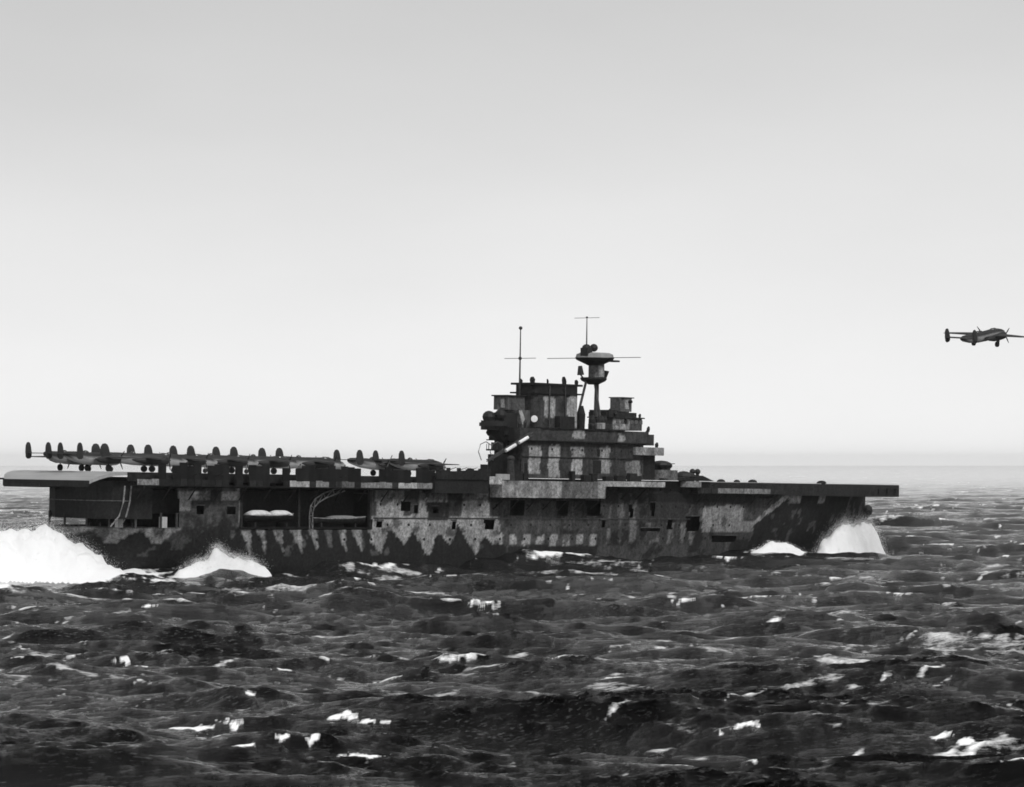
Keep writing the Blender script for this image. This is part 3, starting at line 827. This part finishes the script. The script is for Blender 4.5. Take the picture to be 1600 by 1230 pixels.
mb = MB(LT * .9); mb.add([(-9.9, -12.25, 30.8), (-9.0, -12.25, 30.8), (-7.6, -12.25, 28.1), (-8.9, -12.25, 28.1), (-9.9, -12.05, 30.8), (-9.0, -12.05, 30.8), (-7.6, -12.05, 28.1), (-8.9, -12.05, 28.1)], [(0, 3, 2, 1), (4, 5, 6, 7), (0, 1, 5, 4), (1, 2, 6, 5), (2, 3, 7, 6), (3, 0, 4, 7)])
part(mb, 'brace_plate', isl)
lt = part(MB(.019).tube([(-7.6, -14.2, 29.2), (-6.6, -13.5, 29.2)], [.75, .6], 12).tube([(-7.2, -13.9, 27.5), (-7.2, -13.9, 28.4)], .3, 8), 'searchlight', isl, GEAR)
part(MB(.9).tube([(-7.75, -14.33, 29.2), (-7.62, -14.22, 29.2)], [.62, .68], 14), 'searchlight_lens', isl, LENS)
# lower platforms hanging off the aft end
part(MB(.014).prism(circ(-13.0, -9.6, 2.3, 12), 22.9, 23.2).box(-13, -11, -10.4, -8.8, 22.2, 22.9), 'aft_platform', isl)
for k in range(8):
    a = math.pi / 2 + math.pi * k / 7
    part(MB(.05).tube([(-13.0 + 2.2 * math.cos(a), -9.6 + 2.2 * math.sin(a), 23.2), (-13.0 + 2.2 * math.cos(a), -9.6 + 2.2 * math.sin(a), 24.2)], .06, 4), 'rail_post', isl)
part(MB(.019).prism(circ(-13.4, -9.8, 1.2, 12), 23.2, 24.5), 'ammunition_locker', isl)
part(MB(.014).gridbox(-15.5, -11.05, -13.6, -7.4, 17.7, 20.2, 1).box(-14.0, -11.05, -13.0, -8, 20.2, 22.2), 'aft_deckhouse', isl)
# big aircraft crane abaft the island
part(MB(.04).tube([(-15.6, -15.2, 17.2), (-15.6, -15.2, 21.3)], [.8, .6], 10).ball((-15.6, -15.2, 21.4), .8, .8, .6), 'crane_pedestal', isl)
bm = MB(.05)
p0, p1 = Vector((-22.6, -15.3, 20.9)), Vector((-9.6, -15.3, 26.3))
for dy in (-.35, .35):
    for dz in (-.28, .28):
        bm.tube([p0 + Vector((0, dy * .5, dz * .5)), p1 + Vector((0, dy, dz))], .11, 5)
for k in range(13):
    a = p0.lerp(p1, k / 13); b = p0.lerp(p1, (k + 1) / 13)
    bm.tube([a + Vector((0, -.3, -.25)), b + Vector((0, -.3, .25))], .06, 4); bm.tube([a + Vector((0, .3, .25)), b + Vector((0, .3, -.25))], .06, 4)
cj = part(bm, 'crane_jib', isl)
for t0, t1 in ((.36, .58), (.66, .86)):
    a, b = p0.lerp(p1, t0), p0.lerp(p1, t1)
    mb = MB(.75); mb.tube([a + Vector((0, -.55, 0)), b + Vector((0, -.55, 0))], .34, 8); part(mb, 'jib_plate', isl, CANVAS)
part(MB(.05).tube([p0 + Vector((.2, 0, 0)), (-22.5, -15.3, 17.6)], .05, 4), 'crane_fall', isl)
# rail loops and small gear at the aft corner
mb = MB(.1)
for yy in (-8.5, -11.5):
    mb.tube([(-16.5, yy, 21.0), (-17.4, yy, 22.6), (-16.8, yy, 24.1), (-15.2, yy, 24.6), (-13.8, yy, 24.0)], .09, 5)
part(mb, 'davit', isl)
part(MB(LT * .9).box(-20.5, -16.5, -15.8, -15.6, 17.3, 18.4), 'canvas_screen', isl, CANVAS)
# doors, ladders, floats and scuttles on the starboard face
part(MB(.012).box(11.0, 13.4, -14.12, -14.0, 18.9, 21.4), 'doorway', isl)
part(MB(.012).box(12.3, 13.0, -14.10, -14.0, 22.2, 23.6), 'doorway', isl)
part(MB(.012).box(-10.1, -9.2, -14.12, -14.0, 18.2, 20.6), 'doorway', isl)
part(MB(.015).box(-.2, 4.4, -14.52, -13.2, 27.6, 29.9), 'life_raft_stack', isl)
for x in np.arange(-8, 26, 3.1):
    part(MB(.015).tube([(x, -14.06, 23.4), (x, -14.0, 23.4)], .26, 8), 'porthole', isl)
mb = MB(.019); mb.box(-10.8, 26.8, -14.16, -14.0, 21.75, 21.95)
part(mb, 'pipe_run', isl)
for x in (9.6, 17.9):
    mb = MB(.06)
    for dx_ in (-.25, .25): mb.tube([(x + dx_, -14.25, 17.6), (x + dx_, -14.25, 24.8)], .05, 4)
    for k in range(14): mb.box(x - .25, x + .25, -14.28, -14.22, 17.9 + k * .5, 17.96 + k * .5)
    part(mb, 'ladder', isl)
# rails on the upper house
mb = MB(.07)
for x in np.arange(8.4, 18.5, 1.4): mb.tube([(x, -14.7, 27.5), (x, -14.7, 28.6)], .05, 4)
mb.tube([(8.4, -14.7, 28.6), (18.4, -14.7, 28.6)], .05, 4)
part(mb, 'rail', isl)
# bridge tiers
def tier_paint(x, y, z):
    w = float(nz(x, z, 1.1, 23)[0]) - .5
    if y < -13 and x < 23.5 and 27.9 < z < 30 : return LT * (.75 + .5 * w)
    if y < -13 and 21.5 < x < 24.2 and 25.2 < z < 27: return LT * 1.1
    return MD * (1.1 + 1.2 * w)
part(MB().gridbox(18.0, 27.4, -13.2, -7.2, 27.6, 30.0, .35, tier_paint).box(17.6, 27.8, -13.6, -6.9, 30.0, 30.25, .02), 'upper_bridge', isl)
part(MB(.019).gridbox(17.4, 20.6, -12.6, -7.6, 30.25, 31.6, .5).box(17.2, 26.6, -12.4, -7.6, 30.25, 31.2), 'flag_bridge', isl)
part(MB().gridbox(28.0, 30.9, -13.6, -7.0, 24.7, 26.9, .35, lambda x, y, z: MD * .6), 'pilot_house', isl)
part(MB().gridbox(23.6, 32.6, -14.9, -6.4, 22.7, 24.3, .35, lambda x, y, z: LT * (.62 + .8 * (float(nz(x, z, 1.2, 5)[0]) - .5))), 'navigating_bridge', isl)
part(MB(.014).box(27.0, 31.6, -13.4, -7.4, 17.7, 22.7), 'bridge_tower', isl)
for i, x in enumerate(np.arange(19, 27, 1.5)):
    part(MB(.01).box(x, x + 1.0, -13.27, -13.2, 28.9, 29.7), 'bridge_window', isl, GLASS)
for y in np.arange(-13, -7.6, 1.2):
    part(MB(.01).box(30.9, 30.96, y, y + .8, 25.8, 26.6), 'bridge_window', isl, GLASS)
# gun director
d = part(MB(.05).prism(circ(24.2, -10.2, 1.7, 14), 31.1, 31.5), 'director_barbette', isl)
mb = MB(.10)
mb.prism([(22.4, -8.9), (22.4, -11.4), (23.2, -11.9), (25.6, -11.9), (26.2, -11.0), (26.2, -9.4), (25.6, -8.5), (23.2, -8.5)], 31.4, 34.1)
mb.tube([(24.6, -12.7, 33.4), (24.6, -7.7, 33.4)], .3, 8, .014)
mb.box(22.5, 26.3, -12.0, -8.4, 34.1, 34.3, .014)
part(mb, 'gun_director', isl)
part(MB(LT * .75).box(23.3, 24.6, -11.99, -11.9, 31.9, 33.7), 'director_panel', isl)
part(MB(.015).tube([(22.0, -13.3, 29.4), (22.0, -13.1, 29.4)], .55, 10), 'scuttle', isl)
part(MB(.014).tube([(9.6, -11.8, 27.6), (9.6, -11.8, 30.5), (9.7, -11.8, 32.2)], [.8, .9, .4], 10), 'ventilator', isl)
for x, y, r in ((12.5, -12.3, .7), (14.8, -12.6, .9), (16.6, -12.2, .6)):
    part(MB(.019).tube([(x, y, 27.6), (x, y, 29.6), (x, y, 30.4)], [r, r, r * .5], 9), 'ventilator', isl)
part(MB(LT * .8).prism(circ(13.2, -13.9, 1.0, 10), 27.7, 28.9), 'float_net_basket', isl, CANVAS)

# --- tripod foremast
mst = part(MB(.055).tube([(16.6, -10.0, 30.2), (16.7, -10.0, 37.6)], [.5, .42], 10), 'tripod_mast', isl)
for ex, ey in ((9.8, -9.4), (12.9, -12.9)):
    part(MB(.055).tube([(ex + 1.5, ey, 29.6), (15.8 if ey < -11 else 13.6, -10.1 if ey < -11 else -9.8, 37.4)], .26, 8), 'mast_leg', isl)
mb = MB(.014); mb.loft([[(x, y, z) for x, y in circ(15.6, -10, r, 16)] for r, z in ((1.0, 36.6), (2.4, 37.3), (2.7, 37.7), (2.6, 38.0))])
part(mb, 'lower_top', isl)
mb = MB(.12)
mb.prism(circ(16.2, -10.2, 1.6, 12), 38.0, 41.0); part(mb, 'mast_house', isl)
part(MB(LT * .8).prism(circ(15.8, -11.7, .7, 8), 38.1, 40.2), 'range_box', isl)
part(MB(.019).tube([(18.6, -10.4, 38.0), (18.8, -10.4, 39.4)], [.4, .8], 8).tube([(12.0, -9.6, 38.4), (11.8, -9.6, 40.2)], [.7, .4], 8).tube([(12.6, -9.8, 37.8), (11.2, -9.6, 39.0)], .15, 6), 'lookout_sight', isl, GEAR)
mb = MB(.014); mb.loft([[(x, y, z) for x, y in circ(15.6, -10.2, r, 18)] for r, z in ((1.3, 40.4), (3.7, 41.5), (4.0, 41.9))]); mb.box(17, 22.4, -11.2, -9.6, 41.3, 41.65)
part(mb, 'upper_top', isl)
mb = MB(LT * .7); mb.loft([[(x, y, z) for x, y in circ(15.6, -10.2, r, 18)] for r, z in ((3.9, 41.9), (3.7, 42.6), (3.0, 42.9), (.8, 43.0))]); part(mb, 'top_bulwark', isl, CANVAS)
mb = MB(.014); mb.ball((13.0, -10.2, 43.7), 1.1, .9, .9); mb.ball((14.8, -10.6, 43.9), .9, .8, .8); mb.box(11.8, 13.4, -11.4, -9.6, 42.2, 43.8); part(mb, 'radar_set', isl, GEAR)
part(MB(.06).tube([(13.0, -10.2, 43.6), (12.95, -10.2, 49.9)], [.16, .09], 6), 'topmast', isl)
part(MB(.05).tube([(12.95, -13.4, 49.8), (12.95, -7.0, 49.8)], .05, 4).ball((12.95, -10.2, 49.9), .25, .25, .2), 'topmast_yard', isl)
part(MB(.08).tube([(15.2, -10.2 - 12.0, 41.9), (15.2, -10.2 + 12.0, 41.9)], .07, 5), 'yardarm', isl)
# mainmast on the funnel
part(MB(.04).tube([(-7.2, -10.0, 33.8), (-7.2, -10.0, 46.8)], [.2, .1], 7).ball((-7.2, -10, 46.9), .38, .38, .36).ball((-7.2, -10, 41.0), .36, .36, .36), 'mainmast', isl)
part(MB(.06).tube([(-7.2, -14.0, 41.0), (-7.2, -6.0, 41.0)], .06, 5), 'mainmast_yard', isl)

for x, y, z, r, h in ((28.6, -13.9, 27.4, .35, 1.1), (29.8, -12.6, 26.9, .3, .9), (27.0, -12.9, 30.2, .3, .8), (19.2, -13.0, 30.2, .4, 1.0), (31.8, -13.6, 24.3, .4, 1.0), (25.4, -14.4, 24.3, .3, 1.1), (-11.4, -13.8, 27.4, .45, 1.2), (-10.0, -13.9, 27.4, .35, 1.6), (10.8, -14.0, 27.6, .4, 1.0), (22.4, -9.0, 31.2, .4, .8)):
    part(MB(.016).tube([(x, y, z), (x, y, z + h * .6), (x + .15, y, z + h)], [r * .7, r, r * .5], 7), 'pelorus', isl, GEAR)

# --- gun mounts before the island
def gun_tub(x, y, z, r, base, h, dark):
    t = part(MB(base).prism(circ(x, y, r, 18), z, z + h), 'gun_tub')
    mb = MB(.014); mb.prism(circ(x, y, r * .55, 10), z + h, z + h + .8); mb.ball((x - .3, y, z + h + 1.0), r * .75, r * .7, .95); mb.ball((x + r * .5, y - .3, z + h + .9), .9, .9, .7)
    part(mb, 'gun_crew_shield', t, GEAR)
    for k in range(4):
        yy = y - .45 + .3 * k
        part(MB(.014).tube([(x, yy, z + h + 1.1), (x + 3.6, yy, z + h + 1.35)], [.14, .07], 6), 'gun_barrel', t, GEAR)
    return t
gun_tub(35.8, -12.0, 17.7, 3.2, .12, 2.1, .02)
t2 = gun_tub(43.2, -12.6, 16.4, 3.1, LT * .55, 1.2, .02)
part(MB(.014).ball((42.0, -12.8, 18.6), 2.0, 1.6, 1.1), 'gun_house', t2, GEAR)
for x in (45.2, 46.9): part(MB(.014).ball((x, -12.6, 19.6), .65, .65, .6).tube([(x, -12.6, 17.6), (x, -12.6, 19.4)], .35, 7), 'ready_locker', t2, GEAR)
part(MB(.014).add([(33, -14.9, 17.7), (50.5, -14.2, 17.7), (46.5, -14.3, 18.8), (33, -14.6, 18.1), (33, -13.4, 17.7), (50.5, -13.4, 17.7), (46.5, -13.4, 18.8), (33, -13.4, 18.1)], [(0, 1, 2, 3), (7, 6, 5, 4), (0, 4, 5, 1), (1, 5, 6, 2), (2, 6, 7, 3), (3, 7, 4, 0)]), 'deck_edge_fairing')
for x, w in ((55, 2.2), (60.5, 1.6), (66, 2.6), (91, 3.0)):
    part(MB(.014).ball((x, -12.6, DZ + .05), w * .6, .5, .3 + .1 * w, 10, 6), 'deck_fitting', deck, smooth=True)
part(MB(.019).ball((125.6, -.9, 11.7), 1.3, 1.0, 1.3).tube([(125.0, -.9, 10.9), (124.2, -1.0, 9.2)], [.8, .3], 8), 'anchor', hull, GEAR)
# radio mast leaning outboard on the deck edge
part(MB(.08).tube([(-49.8, -13.1, DZ - .5), (-49.2, -15.0, DZ + 3.9)], [.16, .08], 6), 'radio_mast', deck)

# ------------------------------------------------------------------ ship's boats in the pocket
def make_boat(name, L, cover, label, loc):
    o = empty(name)
    n = 16
    rings = []
    for i in range(n + 1):
        t = i / n; x = -L / 2 + L * t
        w = 1.45 * (1 - abs(2 * t - 1) ** 2.6) ** .7 + .04
        if t < .12: w = max(w, 1.0 * (t / .12) ** .4)
        sh = .25 * (2 * t - 1) ** 2 + (.25 * t)
        rings.append([(x, w * math.sin(a) * (1.0 if a > -2 else 1), -1.1 * math.cos(a) ** 1 * .95 + .0 + sh if math.cos(a) > 0 else sh) for a in np.linspace(-math.pi / 2, math.pi / 2, 9)])
    mb = MB(.019)
    vs, fs = [], []
    for r in rings: vs += r
    for i in range(n):
        for k in range(8):
            fs.append((i * 9 + k, i * 9 + k + 1, (i + 1) * 9 + k + 1, (i + 1) * 9 + k))
    mb.add(vs, fs)
    mb.build('boat_hull', PAINT, o, True)
    g = MB(.2)
    for s in (0, 8):
        g.tube([r[s] for r in rings], .09, 5)
    g.build('gunwale', PAINT, o)
    c = MB(.62 if cover else .2)
    for a, b in (((-.42, -.02), (.03, .40)) if cover else ((-.2, .3),)):
        rr = []
        for i in range(9):
            t = a + (b - a) * i / 8
            hgt = (.95 if cover else .55) * (1 - abs(2 * i / 8 - 1) ** 4 * .5)
            rr.append([(t * L, 1.2 * math.cos(q), .15 + hgt * math.sin(q)) for q in np.linspace(0, math.pi, 8)])
        c.loft(rr)
    c.build('canvas_cover' if cover else 'cabin', CANVAS, o, True)
    o.matrix_world = SHIP @ Matrix.Translation(loc)
    tag(o, label, 'boat', 'boats stowed in the hull side')
make_boat('motor_launch', 12.5, True, 'boat under bright pale cover in the hull recess, left of the crane arm', (-79.0, -12.6, 10.1))
make_boat('motor_launch', 14.0, False, 'dark boat with pale gunwale under the curved lattice crane arm', (-60.6, -12.6, 9.6))

# ------------------------------------------------------------------ twin-tailed bombers
OD, NG = 0.022, 0.30       # olive drab above, neutral grey below
def two_tone(x, y, z, mid=2.0): return OD if z > mid else NG
def make_bomber(name):
    o = empty(name)
    f = MB()
    st = [(-9.0, .12, .25, 2.85), (-8.2, .42, .55, 2.75), (-6, .62, .85, 2.45), (-3, .72, .98, 2.2), (0, .75, 1.02, 2.15), (2.6, .75, 1.05, 2.15), (4.2, .72, .98, 2.05), (5.6, .60, .78, 1.92), (6.5, .40, .5, 1.85), (6.95, .10, .12, 1.85)]
    f.loft([ring(x, w * 1.08, 0, z + .04, h * 1.1, 14) for x, w, h, z in st], lambda x, y, z: OD if z > 2.25 + .03 * max(-x, 0) else NG)
    fu = f.build('fuselage', PLANE, o, True)
    MB(.014).loft([ring(x, w, 0, z, h, 10) for x, w, h, z in ((1.7, .1, .1, 2.95), (2.2, .55, .42, 3.05), (3.3, .58, .42, 3.0), (4.3, .4, .25, 2.75), (4.8, .1, .1, 2.6))]).build('cockpit_canopy', GLASS, fu, True)
    MB(.014).loft([ring(x, w, 0, z, h, 10) for x, w, h, z in ((5.7, .58, .72, 1.9), (6.5, .42, .52, 1.85), (7.0, .12, .14, 1.85))]).build('nose_glazing', GLASS, fu, True)
    MB(.014).ball((-3.0, 0, 3.2), .55, .5, .45).build('dorsal_turret', GLASS, fu, True)
    for s in (-1, 1):
        w = MB()
        rr = []
        for y, xc, ch, z, th in ((.5, 0, 3.4, 2.0, .55), (2.9, -.05, 3.0, 2.42, .46), (6.5, -.15, 2.3, 2.42, .3), (9.6, -.28, 1.6, 2.40, .18), (10.3, -.4, .8, 2.40, .08)):
            rr.append([(xc + ch * (.5 - u), s * y, z + th * (.5 if u < .3 else .5 * (1 - u) / .7 + .04) * q) for u, q in ((0, .05), (.08, .8), (.3, 1), (.65, 1), (1, .1), (.65, -.6), (.3, -.8), (.08, -.7))])
        w.loft(rr, lambda x, y, z: OD if z > 2.36 else NG)
        w.build('wing', PLANE, o, True)
        nc = MB()
        nc.loft([ring(x, r, s * 2.95, z, r * 1.05, 14) for x, r, z in ((2.7, .5, 2.1), (2.55, .66, 2.1), (1.7, .74, 2.1), (.8, .72, 2.05), (-1.4, .62, 1.98), (-3.0, .36, 2.05), (-3.9, .06, 2.15))], lambda x, y, z: OD * .8)
        na = nc.build('engine_nacelle', PLANE, o, True)
        pr = MB(.014)
        pr.tube([(2.6, s * 2.95, 2.1), (3.15, s * 2.95, 2.1)], [.26, .05], 10)
        for k in range(3):
            a = .5 + k * 2.0944 + .4 * s
            c_, s_ = math.cos(a), math.sin(a)
            pr.tube([(2.85, s * 2.95 + .2 * c_, 2.1 + .2 * s_), (2.85, s * 2.95 + 1.0 * c_, 2.1 + 1.0 * s_), (2.85, s * 2.95 + 1.85 * c_, 2.1 + 1.85 * s_)], [.08, .14, .06], 5)
        pr.build('propeller', PLANE, na)
        MB(.019).tube([(-.25, s * 2.95, 1.7), (-.25, s * 2.95, .5)], .13, 6).build('gear_leg', PLANE, na)
        MB(.014).tube([(-.25, s * 2.95 - .2, .58), (-.25, s * 2.95 + .2, .58)], .58, 14).build('main_wheel', RUBBER, na)
    MB().loft([[(x, y, z) for x, z in ((-9.3, 2.98), (-8.9, 3.07), (-7.9, 3.07), (-7.45, 2.99), (-7.9, 2.93), (-8.9, 2.93))] for y in (-3.45, -1, 1, 3.45)], OD).build('tailplane', PLANE, o)
    pf = [(-9.55, 2.3), (-9.7, 3.2), (-9.62, 4.3), (-9.3, 4.82), (-8.8, 4.92), (-8.4, 4.72), (-8.15, 4.2), (-7.9, 3.2), (-7.9, 2.4), (-8.3, 2.05), (-9.1, 1.98)]
    for s in (-1, 1):
        fm = MB(OD)
        n = len(pf)
        ctr = (-8.7, 3.4)
        rr = [[(ctr[0] + (x - ctr[0]) * k, s * 3.45 + t, ctr[1] + (z - ctr[1]) * k) for x, z in pf] for k, t in ((.55, -.13), (1, -.03), (1, .03), (.55, .13))]
        fm.loft(rr)
        fm.build('tail_fin', PLANE, o, False)
    ng = MB(.019).tube([(4.3, 0, 1.4), (4.35, 0, .42)], .1, 6).build('nose_gear', PLANE, o)
    MB(.014).tube([(4.35, -.14, .42), (4.35, .14, .42)], .42, 12).build('nose_wheel', RUBBER, ng)
    return o

def copy_tree(src, parent=None):
    c = src.copy()
    COL.objects.link(c)
    c.parent = parent
    for ch in list(src.children): copy_tree(ch, c)
    return c

def tail_at(px, ly, dpsi):
    """ship position of a bomber whose tail stands over column px of the picture, at deck offset ly, turned dpsi from the keel line"""
    lo, hi = -140.0, 60.0
    for _ in range(50):
        mid = .5 * (lo + hi)
        w = SHIP @ Vector((mid, ly, DZ + 3))
        if 800 + FPX * w.x / w.y < px: lo = mid
        else: hi = mid
    c, s = math.cos(dpsi), math.sin(dpsi)
    return lo + 8.7 * c, ly + 8.7 * s

proto = make_bomber('bomber')
spots = [  # column of the tail, deck offset of the tail, heading against the keel, label
    (70, 4.6, 11, 'twin-tailed bomber parked at the very stern, leftmost on the flight deck'),
    (101, -1.6, 9, 'twin-tailed bomber parked second from the stern end of the flight deck'),
    (158, 1.8, -30, 'twin-tailed bomber parked third from the stern, its fins close together'),
    (219, 3.4, -17, 'twin-tailed bomber parked fourth from the stern on the flight deck'),
    (285.5, 3.4, -17, 'twin-tailed bomber parked fifth from the stern on the flight deck'),
    (352.5, 3.4, -17, 'twin-tailed bomber parked sixth from the stern on the flight deck'),
    (424, 3.4, -18, 'twin-tailed bomber parked seventh from the stern on the flight deck'),
    (545, 3.0, -8, 'twin-tailed bomber parked eighth from the stern, above the lattice crane arm'),
    (608, -1.8, -2, 'twin-tailed bomber foremost in the line, wing reaching towards the island')]
for i, (px, ly, hd, lab) in enumerate(spots):
    o = proto if i == 0 else copy_tree(proto)
    x, y = tail_at(px, ly, R(hd))
    o.matrix_world = SHIP @ Matrix.Translation((x, y, DZ + .01)) @ Matrix.Rotation(R(hd), 4, 'Z')
    tag(o, lab, 'bomber', 'bombers parked on the flight deck')
fly = copy_tree(proto)
dist = 735.0
fly.matrix_world = Matrix.Translation(((1541 - 800) / FPX * dist, dist, EYE + (HZ - 541) / FPX * dist)) @ Matrix.Rotation(R(47), 4, 'Z') @ Matrix.Rotation(R(-10), 4, 'Y') @ Matrix.Rotation(R(4), 4, 'X')
tag(fly, 'twin-engined bomber in the air ahead of the bow, wheels down', 'bomber')
if 'group' in fly: del fly['group']

# ------------------------------------------------------------------ spray and wash thrown up by the hull
def spray(name, label, ridge, half, seed, drops, dr, jitter, step=.45, noise=1.0):
    """ridge: points (x, y, height) in ship metres; the foam heap follows it"""
    rng = np.random.default_rng(seed)
    P = np.array(ridge, float)
    x0, x1 = P[:, 0].min() - half * 1.6, P[:, 0].max() + half * 1.6
    y0, y1 = P[:, 1].min() - half * 1.6, P[:, 1].max() + half * 1.6
    nx, ny = int((x1 - x0) / step) + 1, int((y1 - y0) / step) + 1
    X, Y = np.meshgrid(np.linspace(x0, x1, nx), np.linspace(y0, y1, ny), indexing='ij')
    best = np.full(X.shape, -9.0)
    for a, b in zip(P[:-1], P[1:]):
        d = b[:2] - a[:2]; L2 = max((d ** 2).sum(), 1e-6)
        t = np.clip(((X - a[0]) * d[0] + (Y - a[1]) * d[1]) / L2, 0, 1)
        r = np.hypot(X - a[0] - t * d[0], Y - a[1] - t * d[1])
        h = a[2] + t * (b[2] - a[2])
        best = np.maximum(best, h * np.exp(-(r / half) ** 2 * 1.4) - 1.2 * (r / half) ** 2)
    n = vnoise(X / 3.2 + seed, Y / 3.2, seed) - .5
    n_f = vnoise(X / .9, Y / .9 + seed, seed + 1) - .5
    Z = best + (n * 3.2 + n_f * 1.1) * noise * np.clip(best / 3, 0, 1)
    keep = Z > -1.6
    vid = -np.ones(X.shape, int)
    mb = MB(.9)
    k = 0
    for i in range(nx):
        for j in range(ny):
            if keep[i, j]:
                vid[i, j] = k; k += 1
                mb.v.append((X[i, j] + n_f[i, j] * .8, Y[i, j] + n[i, j] * .5, Z[i, j])); mb.c.append(.9)
    for i in range(nx - 1):
        for j in range(ny - 1):
            q = (vid[i, j], vid[i + 1, j], vid[i + 1, j + 1], vid[i, j + 1])
            if min(q) >= 0: mb.f.append(q)
    sel = np.argwhere((Z > .6))
    wgt = Z[Z > .6]; wgt = wgt / wgt.sum()
    pick = sel[rng.choice(len(sel), drops, p=wgt)]
    for (i, j) in pick:
        r = dr * rng.uniform(.3, 1.0) ** 2 + .02
        up = abs(rng.normal(0, jitter)); r *= 1 / (1 + .5 * up)
        c = (X[i, j] + rng.normal(0, .5), Y[i, j] + rng.normal(0, .5), Z[i, j] + up * .8 - r * .3)
        vs = [(c[0] + a * r, c[1] + b * r, c[2] + d * r) for a, b, d in ((1, 0, 0), (-1, 0, 0), (0, 1, 0), (0, -1, 0), (0, 0, 1), (0, 0, -1))]
        mb.add(vs, [(0, 2, 4), (2, 1, 4), (1, 3, 4), (3, 0, 4), (2, 0, 5), (1, 2, 5), (3, 1, 5), (0, 3, 5)], .9)
    o = mb.build(name, FOAM, None, True)
    o.matrix_world = SHIP
    tag(o, label, kind='stuff')
    return o
spray('bow_spray', 'white sheet of spray bursting off the bow', [(83, -15.5, .6), (88, -15, 2.6), (92.5, -14.4, 5.2), (97, -13.8, 7.8), (102, -12.8, 8.8), (105, -12.2, 8.8), (109, -11.6, 9.2), (112, -11, 7.6), (115, -10.4, 4.0)], 4.1, 3, 15000, .08, 1.7, noise=1.5)
spray('bow_wave', 'smooth white hump of bow wave beside the dark hull', [(55, -18, .8), (60, -18.3, 3.4), (65, -18.6, 5.4), (70, -19, 5.0), (75, -19.6, 3.0), (79, -20, 1.2)], 3.9, 5, 1500, .08, .2, noise=.3)
spray('quarter_wave', 'white crest breaking along the hull below the boats', [(-105, -17.5, 1.0), (-101, -17, 2.0), (-98, -16.5, 1.9), (-95.5, -16.3, 3.9), (-92.5, -16.2, 4.0), (-89.5, -16, 3.4), (-84, -16, 1.4)], 2.1, 8, 7000, .07, .9, noise=1.3)
spray('stern_wash', 'broad white wash boiling up under the stern', [(-150, 14, 3.2), (-138, 10, 5.5), (-128, 4, 7.6), (-121, -2, 7.6), (-118.5, -7, 4.4), (-117, -10, 2.0)], 6.4, 12, 16000, .08, 1.3, noise=1.3)
